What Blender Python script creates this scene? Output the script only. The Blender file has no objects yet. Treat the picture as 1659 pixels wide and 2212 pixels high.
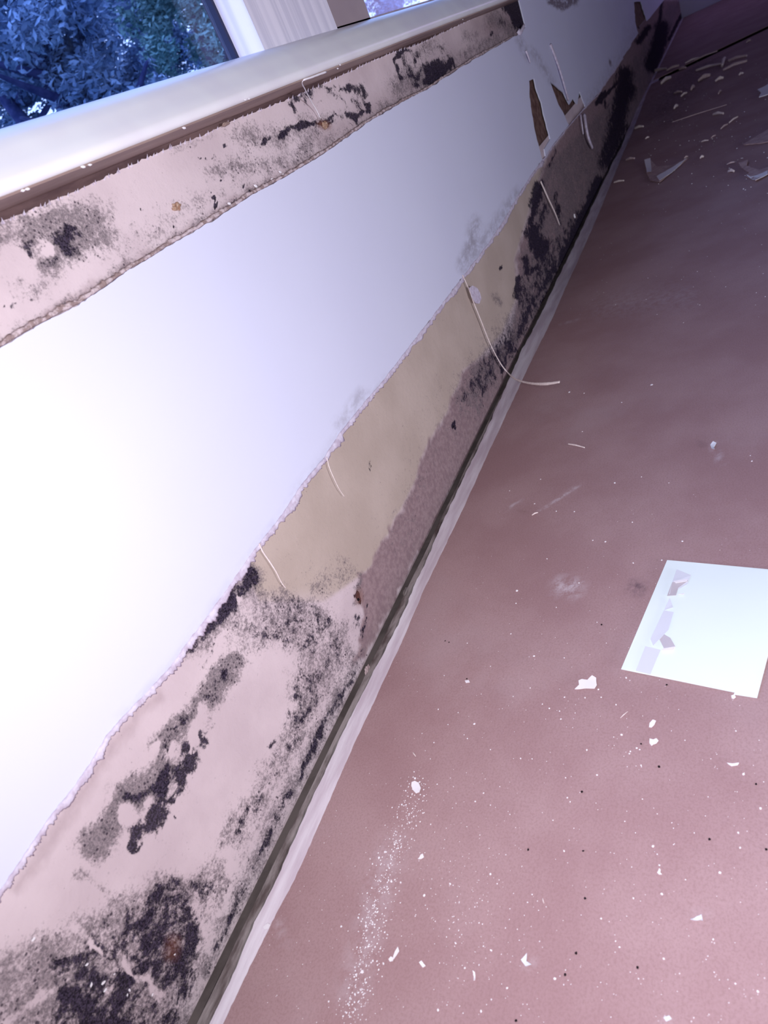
import bpy, bmesh, math, random
import numpy as np
from mathutils import Vector, Matrix, noise as mnoise
from mathutils.geometry import delaunay_2d_cdt

random.seed(7); rng = np.random.default_rng(7)
scene = bpy.context.scene
COL = scene.collection

# ------------------------------------------------------------------ camera
FPX, CX, CY = 1450.0, 829.5, 1106.0
D, H = 0.54, 0.60                       # camera distance from the window wall, height above the floor board
_X = np.array([1590-CX, -195-CY, FPX]); _X /= np.linalg.norm(_X)
_p = np.array([552-CX, 50-CY, FPX]); _q = np.array([1902-CX, 3140-CY, FPX])
_n = np.cross(_p, _q); _Dn = np.cross(_X, _n); _Dn /= np.linalg.norm(_Dn)
if _Dn[1] < 0: _Dn = -_Dn
_Z = -_Dn; _Y = np.cross(_Z, _X)
cam_d = bpy.data.cameras.new('camera'); cam = bpy.data.objects.new('camera', cam_d); COL.objects.link(cam)
cam_d.sensor_fit = 'VERTICAL'; cam_d.sensor_height = 24.0; cam_d.lens = 24.0*FPX/2212.0
cam_d.clip_start = 0.02; cam_d.clip_end = 200
R = Matrix(((_X[0], -_X[1], -_X[2]), (_Y[0], -_Y[1], -_Y[2]), (_Z[0], -_Z[1], -_Z[2])))
cam.matrix_world = Matrix.Translation((0, -D, H)) @ R.to_4x4()
cam_d.dof.use_dof = True; cam_d.dof.focus_distance = 0.95; cam_d.dof.aperture_fstop = 6.0
scene.camera = cam

# ------------------------------------------------------------------ world, lamps, exposure
scene.view_settings.view_transform = 'Standard'
scene.view_settings.look = 'None'
scene.view_settings.gamma = 1.0
scene.view_settings.use_curve_mapping = False
scene.view_settings.exposure = 0.0
world = bpy.data.worlds.new('sky'); scene.world = world; world.use_nodes = True
bg = world.node_tree.nodes['Background']
bg.inputs[0].default_value = (0.36, 0.52, 1.0, 1); bg.inputs[1].default_value = 3.0

def lamp(name, kind, loc, target, power, color, **kw):
    l = bpy.data.lights.new(name, kind); l.energy = power; l.color = color
    for k, v in kw.items(): setattr(l, k, v)
    o = bpy.data.objects.new(name, l); COL.objects.link(o); o.location = loc
    o.rotation_euler = (Vector(target)-Vector(loc)).to_track_quat('-Z', 'Y').to_euler()
    return o
# the phone's flash beside the lens, and an added unseen spot that brightens the wall
lamp('phone_flash', 'AREA', (-0.04, -D-0.03, H+0.03), (0.9, -0.30, 0.0), 8.8, (1.0, 0.96, 0.99), size=0.02)
lamp('wall_fill_spot', 'SPOT', (-0.5, -2.4, 0.30), (1.9, 0.0, 0.66), 155.0, (0.90, 0.90, 1.0), spot_size=math.radians(76), spot_blend=1.0, shadow_soft_size=0.12)
# added bluish fill at the far end of the room, outside the frame
lamp('far_blue_fill', 'AREA', (8.35, -2.2, 1.5), (5.2, -0.1, 0.4), 19.0, (0.62, 0.50, 1.0), size=1.3)

# ------------------------------------------------------------------ pixel -> place helpers
def ray(px, py):
    d = np.array([px-CX, py-CY, FPX]); return np.array([d@_X, d@_Y, d@_Z])
def W(px, py, y=0.0):                   # point on a plane parallel to the window wall
    r = ray(px, py); t = (y+D)/r[1]; return (r[0]*t, H+r[2]*t)
def F(px, py, z=0.0):                   # point on a horizontal plane
    r = ray(px, py); t = (z-H)/r[2]; return (r[0]*t, -D+r[1]*t)
M3 = np.stack([_X, _Y, _Z])             # rows
def project(x, y, z):
    v = np.stack([x, y+D, z-H], -1) @ M3
    w = np.maximum(v[..., 2], 1e-3)
    return CX+FPX*v[..., 0]/w, CY+FPX*v[..., 1]/w, v[..., 2]

# ------------------------------------------------------------------ materials
def mat(name, base=(.8, .8, .8), rough=.6, spec=.3):
    m = bpy.data.materials.new(name); m.use_nodes = True
    b = m.node_tree.nodes['Principled BSDF']
    b.inputs['Base Color'].default_value = (*base, 1); b.inputs['Roughness'].default_value = rough
    b.inputs['Specular IOR Level'].default_value = spec
    return m
class NT:
    def __init__(s, m): s.t = m.node_tree; s.b = s.t.nodes['Principled BSDF']
    def n(s, typ, **kw):
        x = s.t.nodes.new(typ)
        for k, v in kw.items(): setattr(x, k, v)
        return x
    def l(s, a, b): s.t.links.new(a, b)
    def pos(s, sc=(1, 1, 1)):
        g = s.n('ShaderNodeTexCoord'); mp = s.n('ShaderNodeMapping'); mp.inputs['Scale'].default_value = sc
        s.l(g.outputs['Object'], mp.inputs['Vector']); return mp.outputs[0]
    def noise(s, scale, detail=4, rough=.5, vec=None, dist=0):
        x = s.n('ShaderNodeTexNoise'); x.inputs['Scale'].default_value = scale; x.inputs['Detail'].default_value = detail
        x.inputs['Roughness'].default_value = rough; x.inputs['Distortion'].default_value = dist
        s.l(vec if vec is not None else s.pos(), x.inputs['Vector']); return x.outputs[0]
    def math(s, op, a, b=None, clamp=False):
        x = s.n('ShaderNodeMath', operation=op); x.use_clamp = clamp
        for i, v in enumerate((a, b)):
            if v is None: continue
            if hasattr(v, 'links'): s.l(v, x.inputs[i])
            else: x.inputs[i].default_value = v
        return x.outputs[0]
    def ramp(s, v, a, b, lo=0., hi=1.):
        x = s.n('ShaderNodeMapRange'); x.interpolation_type = 'SMOOTHSTEP'
        s.l(v, x.inputs[0])
        for i, q in enumerate((a, b, lo, hi)): x.inputs[i+1].default_value = q
        return x.outputs[0]
    def mix(s, f, a, b):
        x = s.n('ShaderNodeMix', data_type='RGBA')
        if hasattr(f, 'links'): s.l(f, x.inputs[0])
        else: x.inputs[0].default_value = f
        for i, v in ((6, a), (7, b)):
            if hasattr(v, 'links'): s.l(v, x.inputs[i])
            else: x.inputs[i].default_value = (*v, 1)
        return x.outputs[2]
    def attr(s, name):
        x = s.n('ShaderNodeAttribute', attribute_name=name); return x.outputs['Fac']
    def bump(s, h, strength=.3, dist=.001):
        x = s.n('ShaderNodeBump'); x.inputs['Strength'].default_value = strength; x.inputs['Distance'].default_value = dist
        s.l(h, x.inputs['Height']); s.l(x.outputs[0], s.b.inputs['Normal'])
    def out(s, c): s.l(c, s.b.inputs['Base Color'])

def mottled(name, c1, c2, scale=30, rough=.7, detail=5, bump=.2, bd=.0006, spec=.2, nr=.6, lo=.35, hi=.65, stretch=(1,1,1)):
    m = mat(name, c1, rough, spec); t = NT(m); v = t.pos(stretch)
    n = t.noise(scale, detail, nr, v); t.out(t.mix(t.ramp(n, lo, hi), c1, c2))
    if bump: t.bump(t.noise(scale*6, 4, .6, v), bump, bd)
    return m

PAINT = mat('painted_wall', (.70, .72, .91), .55, .25)
t = NT(PAINT)
c = t.mix(t.ramp(t.noise(3, 3), .3, .7), (.695, .715, .915), (.715, .74, .93))
sm = t.math('MULTIPLY', t.attr('smudge'), t.ramp(t.noise(45, 8, .75, t.pos((.5, 1, 1))), .35, .62), True)
c = t.mix(sm, c, (.20, .17, .20)); t.out(c)
t.bump(t.noise(160, 6, .7), .12, .0008)

def plaster_material(name, soft):
    m = mat(name, (.7, .6, .6), .95, .0); t = NT(m); v = t.pos()
    big = t.noise(9, 4, .5, v); fine = t.noise(380, 3, .6, v)
    pale = t.mix(t.ramp(big, .35, .65), (.58, .48, .52), (.67, .565, .605))
    beige = t.mix(t.ramp(big, .35, .7), (.47, .385, .345), (.53, .44, .40))
    c = t.mix(t.attr('beige'), pale, beige)
    wet_shade = t.mix(t.ramp(t.noise(120, 6, .7, v), .38, .62), (.33, .235, .25), (.245, .165, .185))
    c = t.mix(t.attr('wet_shade'), c, wet_shade)
    # grey bloom and dark colonies: coverage fields cut by fine noise
    def spread(n, k): return t.math('ADD', t.math('MULTIPLY', t.math('SUBTRACT', n, .5), k), .5)
    f1 = t.noise(330, 6, .8, v); f2 = t.noise(75, 8, .7, v); f3 = t.noise(620, 3, .6, v)
    ng = spread(t.math('ADD', t.math('MULTIPLY', f1, .62), t.math('MULTIPLY', f2, .38)), 3.1)
    def cover(field, n, w):
        x = t.math('ADD', field, n); return t.ramp(x, 1-w, 1+w)
    g = t.math('MULTIPLY', cover(t.attr('grey'), ng, .26), .84)
    gcol = t.mix(t.ramp(f3, .38, .62), (.10, .085, .10), (.25, .205, .225))
    c = t.mix(g, c, gcol)
    nd = spread(t.math('ADD', t.math('MULTIPLY', t.noise(190, 6, .8, v), .42), t.math('MULTIPLY', t.noise(34, 10, .72, v, .8), .58)), 3.4)
    dm = t.math('MULTIPLY', cover(t.attr('dark'), nd, .17), .95)
    dcol = t.mix(t.ramp(f3, .42, .62), (.007, .005, .013), (.055, .042, .078))
    c = t.mix(dm, c, dcol)
    vs = t.n('ShaderNodeTexVoronoi'); vs.inputs['Scale'].default_value = 210; t.l(v, vs.inputs['Vector'])
    near = cover(t.math('MULTIPLY', t.attr('grey'), .8), spread(t.noise(48, 6, .7, v), 2.6), .12)
    c = t.mix(t.math('MULTIPLY', t.math('MULTIPLY', t.ramp(vs.outputs['Distance'], .34, .20), near), .85), c, (.045, .033, .05))
    c = t.mix(t.attr('rust'), c, (.23, .085, .045))
    # loose natural dots everywhere
    vo = t.n('ShaderNodeTexVoronoi'); vo.inputs['Scale'].default_value = 150; t.l(v, vo.inputs['Vector'])
    dots = t.math('MULTIPLY', t.ramp(vo.outputs['Distance'], .13, .05), t.ramp(t.noise(26, 3, .5, v), .56, .66))
    c = t.mix(t.math('MULTIPLY', dots, .6), c, (.10, .07, .07))
    t.out(c)
    hgt = t.math('SUBTRACT', t.noise(90, 8, .7, v), t.math('MULTIPLY', dm, .4)); t.bump(hgt, .45, .0012)
    return m
PLASTER = plaster_material('mouldy_plaster', 1)

BROWN = mottled('torn_brown_backing', (.10, .05, .045), (.20, .12, .10), 60, .9, 8, .4)
TORNPAPER = mottled('torn_paper', (.55, .47, .60), (.72, .67, .82), 120, .8, 5, .5, .001)
SILLW = mottled('sill_white_paint', (.88, .89, .93), (.80, .78, .86), 6, .32, 3, .06, .0005, .5)
SILLU = mottled('sill_underside', (.40, .30, .27), (.27, .19, .18), 18, .6, 6, .3, stretch=(.15, 1, 1))
CASING = mottled('casing_white', (.80, .77, .90), (.64, .62, .76), 5, .5, 2, .1, .0008, .3, stretch=(16, 16, .3))
FRAMEB = mottled('frame_beige', (.42, .34, .36), (.36, .29, .32), 7, .5, 3, .05)
WHITETRIM = mottled('trim_white', (.84, .79, .88), (.62, .53, .62), 22, .6, 7, .5, .001, stretch=(.25, 2, 1))
STRIP = mottled('mouldy_batten', (.10, .075, .075), (.36, .32, .325), 42, .9, 7, .6, .0015, stretch=(.35, 1.2, 1))
CONC = mottled('subfloor', (.10, .08, .08), (.16, .13, .13), 20, .9)
WHITE = mat('white_chip', (.86, .83, .90), .6, .2)
WOODC = mottled('pale_splinter', (.60, .48, .50), (.48, .36, .38), 200, .7, 4, .3)
STRAND = mottled('strand_paint', (.84, .74, .74), (.72, .60, .60), 300, .7, 4, .4)
DARK = mat('dark_hole', (.012, .008, .012), .9, .1)
RUSTM = mottled('rust_lump', (.26, .13, .085), (.52, .38, .30), 400, .9, 4, .5)

BOARD = mat('floor_board', (.36, .24, .24), .75, .10)
t = NT(BOARD); v = t.pos()
c = t.mix(t.ramp(t.noise(5, 5, .6, v), .35, .68), (.355, .220, .235), (.42, .280, .296))
c = t.mix(t.math('MULTIPLY', t.ramp(t.noise(420, 4, .8, v), .42, .66), .35), c, (.22, .13, .13))
c = t.mix(t.math('MULTIPLY', t.ramp(t.noise(2.6, 6, .7, v), .54, .72), .22), c, (.44, .345, .38))
c = t.mix(t.math('MULTIPLY', t.attr('scuff'), t.ramp(t.noise(70, 7, .75, v), .38, .6)), c, (.60, .52, .58))
c = t.mix(t.math('MULTIPLY', t.attr('soil_shade'), t.ramp(t.noise(60, 7, .75, v), .35, .6)), c, (.10, .065, .09))
t.out(c); t.bump(t.noise(300, 5, .7, v), .2, .0005)

LEAF = mottled('leaf', (.08, .14, .27), (.24, .35, .52), 2.5, .6, 4, 0)
LEAFG = mottled('leaf_green', (.08, .20, .22), (.20, .34, .36), 2.5, .6, 4, 0)
BARK = mottled('bark', (.02, .03, .10), (.05, .06, .16), 12, .9)
GRASS = mottled('grass', (.05, .10, .12), (.08, .15, .18), 3, .9)
PAPER = mottled('white_paper', (.80, .90, .93), (.82, .92, .95), 5, .5, 2, .03)
GLASS = bpy.data.materials.new('glass'); GLASS.use_nodes = True
nt = GLASS.node_tree; nt.nodes.clear()
o_ = nt.nodes.new('ShaderNodeOutputMaterial'); mx = nt.nodes.new('ShaderNodeMixShader'); tr = nt.nodes.new('ShaderNodeBsdfTransparent')
gl = nt.nodes.new('ShaderNodeBsdfGlossy'); gl.inputs['Roughness'].default_value = .03; lw = nt.nodes.new('ShaderNodeLayerWeight'); lw.inputs[0].default_value = .5
fr = nt.nodes.new('ShaderNodeMath'); fr.operation = 'POWER'; fr.inputs[1].default_value = 5
fr2 = nt.nodes.new('ShaderNodeMath'); fr2.operation = 'MULTIPLY_ADD'; fr2.inputs[1].default_value = .4; fr2.inputs[2].default_value = .03
tr.inputs[0].default_value = (.93, .95, 1, 1)
nt.links.new(lw.outputs['Facing'], fr.inputs[0]); nt.links.new(fr.outputs[0], fr2.inputs[0]); nt.links.new(fr2.outputs[0], mx.inputs[0]); nt.links.new(tr.outputs[0], mx.inputs[1]); nt.links.new(gl.outputs[0], mx.inputs[2]); nt.links.new(mx.outputs[0], o_.inputs[0])
TAPE = mat('clear_tape', (.70, .68, .76), .12, .6)

# ------------------------------------------------------------------ object helpers
def obj(name, verts, faces, m, parent=None, smooth=False):
    me = bpy.data.meshes.new(name); me.from_pydata([tuple(map(float, v)) for v in verts], [], faces); me.materials.append(m)
    if smooth: me.polygons.foreach_set('use_smooth', [True]*len(me.polygons))
    me.update(); o = bpy.data.objects.new(name, me); COL.objects.link(o)
    if parent: o.parent = parent
    return o
def struct(o): o['kind'] = 'structure'; return o
def tag(o, label, cat, group=None, kind=None):
    o['label'] = label; o['category'] = cat
    if group: o['group'] = group
    if kind: o['kind'] = kind
    return o
def empty(name, loc=(0, 0, 0)):
    o = bpy.data.objects.new(name, None); COL.objects.link(o); o.location = loc; return o
def box(name, a, b, m, parent=None):
    x0, y0, z0 = a; x1, y1, z1 = b
    v = [(x, y, z) for x in (x0, x1) for y in (y0, y1) for z in (z0, z1)]
    f = [(0, 1, 3, 2), (4, 6, 7, 5), (0, 4, 5, 1), (2, 3, 7, 6), (0, 2, 6, 4), (1, 5, 7, 3)]
    return obj(name, v, f, m, parent)
def setattrs(o, d):
    for k, a in d.items():
        at = o.data.attributes.new(k, 'FLOAT', 'POINT'); at.data.foreach_set('value', np.ascontiguousarray(a, dtype=np.float32))
def resample(pts, step_px=6, jit=0.0, seed=0):
    r = random.Random(seed); out = []
    for (a, b) in zip(pts[:-1], pts[1:]):
        L = math.hypot(b[0]-a[0], b[1]-a[1]); n = max(1, int(L/step_px)); nx, ny = -(b[1]-a[1])/max(L, 1e-6), (b[0]-a[0])/max(L, 1e-6)
        for i in range(n):
            s = i/n; x = a[0]+(b[0]-a[0])*s; y = a[1]+(b[1]-a[1])*s
            j = jit*(mnoise.noise((x*.06, y*.06, seed))*1.3+mnoise.noise((x*.25, y*.25, seed+3))*.7) if jit else 0
            out.append((x+nx*j, y+ny*j))
    out.append(pts[-1]); return out
def sheet(name, outline, m, place, thick, parent=None, inner=None, bulge=None):
    """flat-ish sheet with thickness from a 2D outline; place(u, v, k) -> 3D point, k=0 front, 1 back"""
    pts = [Vector(p) for p in outline]; n = len(pts)
    extra = [Vector(p) for p in (inner or [])]
    res = delaunay_2d_cdt(pts+extra, [], [list(range(n))], 2, 1e-6)
    vs, fs = res[0], res[2]; N = len(vs)
    V = [place(p[0], p[1], 0) for p in vs]+[place(p[0], p[1], 1) for p in vs]
    Fc = [tuple(f) for f in fs]+[tuple(i+N for i in reversed(f)) for f in fs]
    cnt = {}
    for f in fs:
        for i in range(len(f)):
            e = (f[i], f[(i+1) % len(f)]); cnt[e] = 1
    for (a, b) in list(cnt):
        if (b, a) not in cnt: Fc.append((b, a, a+N, b+N))
    o = obj(name, V, Fc, m, parent)
    return o, np.array([(p[0], p[1]) for p in vs])
def tube(name, pts, rads, m, parent=None, k=7, flat=1.0, seed=0):
    P = [Vector(p) for p in pts]; V = []; Fc = []
    # catmull-rom refine
    Q = []; RR = []
    for i in range(len(P)-1):
        p0 = P[max(i-1, 0)]; p1 = P[i]; p2 = P[i+1]; p3 = P[min(i+2, len(P)-1)]
        for s in range(6):
            u = s/6; Q.append(.5*((2*p1)+(p2-p0)*u+(2*p0-5*p1+4*p2-p3)*u*u+(3*p1-p0-3*p2+p3)*u**3)); RR.append(rads[i]*(1-u)+rads[i+1]*u)
    Q.append(P[-1]); RR.append(rads[-1])
    for i, q in enumerate(Q):
        d = (Q[min(i+1, len(Q)-1)]-Q[max(i-1, 0)]).normalized()
        a = d.cross(Vector((0, 1, .3))).normalized(); b = d.cross(a).normalized()
        r = RR[i]*(1+.18*mnoise.noise((i*.9, seed, 0)))
        for j in range(k):
            th = 2*math.pi*j/k; V.append(q+a*math.cos(th)*r+b*math.sin(th)*r*flat)
    for i in range(len(Q)-1):
        for j in range(k):
            Fc.append((i*k+j, i*k+(j+1) % k, (i+1)*k+(j+1) % k, (i+1)*k+j))
    Fc.append(tuple(reversed(range(k)))); Fc.append(tuple(range((len(Q)-1)*k, len(Q)*k)))
    return obj(name, V, Fc, m, parent, True)

# ------------------------------------------------------------------ painted stains: coarse fields
def seg_dist(px, py, pts):
    d = np.full(px.shape, 1e9)
    for (a, b) in zip(pts[:-1], pts[1:]):
        ax, ay = a[:2]; bx, by = b[:2]; L2 = (bx-ax)**2+(by-ay)**2+1e-9
        s = np.clip(((px-ax)*(bx-ax)+(py-ay)*(by-ay))/L2, 0, 1)
        d = np.minimum(d, np.hypot(px-ax-s*(bx-ax), py-ay-s*(by-ay)))
    return d
def stroke(px, py, pts, r, soft=.5):
    if len(pts) == 1: pts = pts*2
    d = seg_dist(px, py, pts)/r
    return np.clip((1+soft-d)/(2*soft), 0, 1)
def ell(px, py, cx, cy, rx, ry, deg, soft=.5):
    a = math.radians(deg); dx = px-cx; dy = py-cy
    u = (dx*math.cos(a)+dy*math.sin(a))/rx; v = (-dx*math.sin(a)+dy*math.cos(a))/ry
    return np.clip((1+soft-np.hypot(u, v))/(2*soft), 0, 1)
def inpoly(px, py, poly, soft=8):
    ins = np.zeros(px.shape, bool); n = len(poly)
    for i in range(n):
        x0, y0 = poly[i]; x1, y1 = poly[(i+1) % n]
        cond = ((y0 > py) != (y1 > py)); xx = (x1-x0)*(py-y0)/((y1-y0) if y1 != y0 else 1e-9)+x0
        ins ^= cond & (px < xx)
    d = seg_dist(px, py, list(poly)+[poly[0]])
    return np.clip(.5+np.where(ins, d, -d)/(2*soft), 0, 1)

_T = rng.random((257, 257)); _T[256] = _T[0]; _T[:, 256] = _T[:, 0]
def vnoise(x, y):
    xi = np.floor(x).astype(int); yi = np.floor(y).astype(int); fx = x-xi; fy = y-yi
    fx = fx*fx*(3-2*fx); fy = fy*fy*(3-2*fy); xi %= 256; yi %= 256
    return (_T[xi, yi]*(1-fx)+_T[xi+1, yi]*fx)*(1-fy)+(_T[xi, yi+1]*(1-fx)+_T[xi+1, yi+1]*fx)*fy
def fbm(x, y, octv=4, gain=.55):
    a = 1; t = 0; n = 0
    for o in range(octv): t = t+a*vnoise(x*2**o+17.3*o, y*2**o+5.1*o); n += a; a *= gain
    return t/n-.5
# --- LOWER STRIP stains
BEIGE = [(1180,350),(1150,430),(1130,500),(1112,560),(1118,640),(1085,720),(1030,780),(1001,800),(992,830),(976,859),(968,890),(950,917),(930,950),(911,988),(905,1012),(900,1035),(880,1075),(864,1105),(850,1125),(841,1152),(825,1172),(813,1196),(803,1225),(790,1235),(700,1300),(560,1300),(530,1230),(540,1180),(700,940),(980,560)]
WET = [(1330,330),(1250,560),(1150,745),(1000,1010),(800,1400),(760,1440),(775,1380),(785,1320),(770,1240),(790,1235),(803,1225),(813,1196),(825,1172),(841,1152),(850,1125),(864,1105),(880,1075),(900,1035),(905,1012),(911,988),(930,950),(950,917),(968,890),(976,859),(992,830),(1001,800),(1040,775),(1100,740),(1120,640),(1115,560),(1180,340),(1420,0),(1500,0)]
FIELD = [(610,1255),(700,1300),(770,1360),(768,1420),(700,1530),(560,1800),(480,1990),(400,2240),(230,2240),(420,1930),(470,1780),(560,1650),(620,1530),(590,1440),(500,1410),(480,1330),(560,1290)]
def lower_fields(px, py):
    S = lambda pts, r, s=.5: stroke(px, py, pts, r, s)
    E = lambda *a: ell(px, py, *a)
    mx = np.maximum
    beige = inpoly(px, py, BEIGE, 4); wet_shade = inpoly(px, py, WET, 4)
    beige = np.clip(beige-.0, 0, 1)*np.clip((1330-py)/60, 0, 1)
    wet_shade = mx(wet_shade, S([(30,1925),(190,1700),(260,1590),(340,1500)], 12, .9)*.38)  # band under the torn edge: paper layer with its shadow painted in
    grey = np.zeros(px.shape); dark = np.zeros(px.shape)
    def g(a, w): nonlocal grey; grey = mx(grey, a*w)
    def d(a, w): nonlocal dark; dark = mx(dark, a*w)
    # speckled field above the gap
    g(inpoly(px, py, FIELD, 25), .50); d(inpoly(px, py, FIELD, 25), .43)
    g(S([(600,1330),(690,1370),(740,1420)], 60, .7), .52); g(S([(560,1300),(590,1380)], 38), .5)
    g(S([(730,1370),(700,1450),(660,1520)], 40, .7), .55); d(S([(745,1380),(700,1470)], 28, .7), .42)
    d(S([(560,1340),(620,1400)], 22, .7), .46)
    # beige zone fine dots, dusk spots
    g(S([(990,860),(930,1000),(860,1150)], 60, .9), .28)
    g(S([(690,1260),(740,1240)], 40, .7), .42); g(S([(450,1560),(500,1500)], 60, 1), .2)
    # under the torn edge
    d(S([(545,1245),(505,1290),(455,1350),(405,1395)], 22, .5), .62); g(S([(545,1245),(455,1350),(400,1400)], 34, .5), .6)
    d(S([(470,1370),(440,1440)], 10, .8), .42)
    d(S([(385,1400),(300,1490),(210,1610)], 3.5, .7), .5)
    # diagonal colony
    for pts, r, w in (([(500,1430),(470,1480),(440,1520)], 27, .80), ([(440,1520),(390,1575),(345,1615)], 27, .80), ([(480,1470),(440,1500)], 18, .8)):
        g(S(pts, r, .5), w)
    d(S([(485,1450),(455,1510),(405,1550),(375,1590),(350,1620)], 20, .8), .53)
    for pts, r, w in (([(400,1605),(398,1625)], 13, .68), ([(438,1585),(442,1612)], 13, .66), ([(372,1612),(355,1640)], 12, .56), ([(472,1600)], 6, .6),
                      ([(412,1650),(385,1672),(400,1690)], 31, .70), ([(360,1665),(335,1712),(290,1722)], 21, .62), ([(350,1690),(345,1745)], 19, .64),
                      ([(345,1752),(330,1785),(300,1792)], 26, .70), ([(368,1722)], 9, .64), ([(297,1795),(286,1835)], 14, .66), ([(308,1815),(304,1828),(292,1838)], 5, .66),
                      ([(285,1710),(275,1715)], 12, .55), ([(375,1762),(382,1780)], 7, .5), ([(455,1670),(460,1650)], 8, .5)):
        d(S(pts, r*1.05, .95), w)
    g(S([(350,1670),(330,1690),(270,1730),(235,1790),(205,1825)], 38, .5), .78); d(S([(265,1725),(215,1815)], 24, .8), .44)
    g(S([(370,1650),(320,1700)], 40, .6), .48); g(S([(380,1840),(360,1900)], 30, .9), .32)
    # right hand rows
    for pts, r, w in (([(625,1500),(650,1515)], 20, .50), ([(600,1595),(565,1620),(545,1635)], 13, .56), ([(560,1640),(545,1655)], 12, .6), ([(540,1665),(510,1695)], 9, .55),
                      ([(495,1705),(485,1725)], 9, .62), ([(630,1550),(655,1560),(670,1530)], 17, .52), ([(475,1765)], 9, .6), ([(445,1785),(444,1800)], 8, .6),
                      ([(544,1817)], 5, .72), ([(465,1790),(440,1850),(425,1890)], 24, .47), ([(570,1495),(575,1505)], 3, .6), ([(455,1660),(470,1600)], 6, .45),
                      ([(535,1430),(560,1410)], 12, .5), ([(600,1470),(570,1440)], 10, .5)):
        d(S(pts, r*1.05, .95), w)
    # dark edge along the gap
    d(S([(765,1455),(715,1540),(670,1625),(620,1730),(570,1830),(510,1950),(440,2100)], 11, .8), .52); g(S([(765,1440),(620,1720),(440,2100)], 24, .7), .58)
    d(S([(770,1330),(778,1385),(770,1430)], 12, .8), .46)
    d(S([(800,1300),(772,1430)], 5, .9), .5)
    # bottom left masses
    g(inpoly(px, py, [(-200,2130),(40,2030),(190,1960),(330,1880),(480,1830),(480,1990),(400,2260),(-200,2260)], 40), .60)
    d(inpoly(px, py, [(150,2060),(330,1890),(470,1840),(480,1990),(400,2260),(60,2260)], 40), .52)
    for pts, r, w in (([(355,1930),(345,1945)], 16, .72), ([(345,1990),(310,2040),(320,2060)], 24, .64), ([(380,1960),(375,2000)], 16, .56), ([(290,2070),(330,2080)], 26, .66),
                      ([(175,2075),(130,2080)], 32, .60), ([(180,2110),(270,2120)], 42, .68), ([(150,2150),(220,2190),(180,2230)], 46, .68), ([(270,2150),(240,2220)], 30, .60),
                      ([(220,2010),(240,1990)], 32, .52), ([(215,2060),(225,2045)], 14, .66), ([(275,1965),(272,1990)], 9, .62), ([(300,1970)], 13, .56), ([(300,2215),(200,2215)], 26, .7),
                      ([(240,2030),(200,2040)], 22, .55), ([(440,2010),(420,2110)], 20, .5), ([(460,1900),(430,2000)], 22, .48)):
        d(S(pts, r*1.05, .95), w)
    g(S([(215,1920),(225,1935)], 16, .8), .45); g(S([(180,1885),(190,1890)], 14, .8), .42); g(S([(230,1985),(200,2050)], 40, .7), .6)
    # clean patches and light scratches
    clean = mx.reduce([S([(600,1430),(560,1560),(470,1700)], 30, .6)*1.0, S([(500,1560),(450,1740),(400,1850)], 34, .6), S([(280,1755),(268,1765)], 18, .4), S([(320,1735)], 9, .5),
                       S([(335,1610),(330,1640)], 9, .4), S([(345,2140)], 8, .5)*.3, S([(160,1995),(215,2062)], 4, .5)*.8, S([(258,2080),(345,2145)], 5, .5)*.8,
                       S([(420,1590),(440,1530)], 10, .6), S([(415,1600),(413,1625)], 4, .4), S([(378,1610),(368,1640)], 4, .4), S([(490,1850),(500,1880)], 14, .6), S([(425,1945),(450,2060)], 10, 1)*.5,
                       S([(0,2212),(60,2180),(115,2140)], 10, .5)*.7, S([(520,1300)], 6, .5)])
    grey *= 1-.85*clean; dark *= 1-.85*clean
    # middle distance
    g(S([(1100,730),(1060,790),(1020,860)], 48, .8), .52); d(S([(1100,720),(1050,800),(1010,850)], 34, .9), .50)
    g(inpoly(px, py, [(1170,360),(1120,560),(1110,650),(1070,720),(1010,790),(1010,900),(1130,740),(1240,570),(1330,400),(1420,200),(1480,0),(1440,0),(1300,230)], 14), .60)
    d(inpoly(px, py, [(1150,560),(1110,620),(1115,700),(1060,770),(1020,830),(1040,900),(1130,740),(1240,570),(1330,400),(1290,390),(1250,440)], 14), .50)
    for pts, r, w in (([(1165,400),(1155,440)], 13, .85), ([(1160,430),(1145,480)], 10, .75), ([(1180,440),(1160,500)], 14, .6), ([(1150,500),(1165,545),(1175,530)], 20, .85), ([(1125,515)], 9, .5), ([(1135,560),(1140,590),(1160,580)], 12, .72),
                      ([(1118,605),(1116,640)], 10, .78), ([(1200,420),(1210,480)], 9, .6), ([(1190,590),(1150,650),(1120,730)], 18, .62), ([(1095,770),(1085,800)], 14, .62), ([(1110,760),(1095,740)], 12, .66), ([(1085,740),(1088,715)], 8, .56),
                      ([(1265,450),(1230,520),(1190,600)], 18, .64), ([(1295,390),(1260,470),(1215,560)], 14, .85), ([(1310,350),(1340,280)], 24, .72), ([(1190,300),(1200,330),(1185,360)], 6, .6),
                      ([(1325,300),(1345,210),(1350,160)], 22, .82), ([(1350,195)], 24, .95), ([(1340,250),(1300,340)], 16, .66), ([(1306,200),(1290,222)], 6, .9), ([(1333,180),(1300,215),(1310,230)], 4, .85),
                      ([(1408,140),(1425,90),(1430,60)], 17, .95), ([(1380,90),(1400,60)], 9, .8), ([(1445,85),(1465,45),(1478,22)], 3.5, .95), ([(1425,50),(1430,0)], 6, .7), ([(1372,20),(1378,60)], 5, .7)):
        d(S(pts, r*1.05, .95), w)
    d(S([(1240,600),(1100,850),(1000,1060),(900,1240)], 5, .8), .55)
    g(S([(1150,320),(1100,420),(1000,560)], 9, .9), .2)
    # nails bleeding through
    for (cx, cy, rx, ry) in ((981,921,4,9), (775,1290,6,15), (1082,578,4,6), (1160,1195,4,7)):
        d(ell(px, py, cx, cy, rx, ry, -10, .35), .95); 
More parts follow.
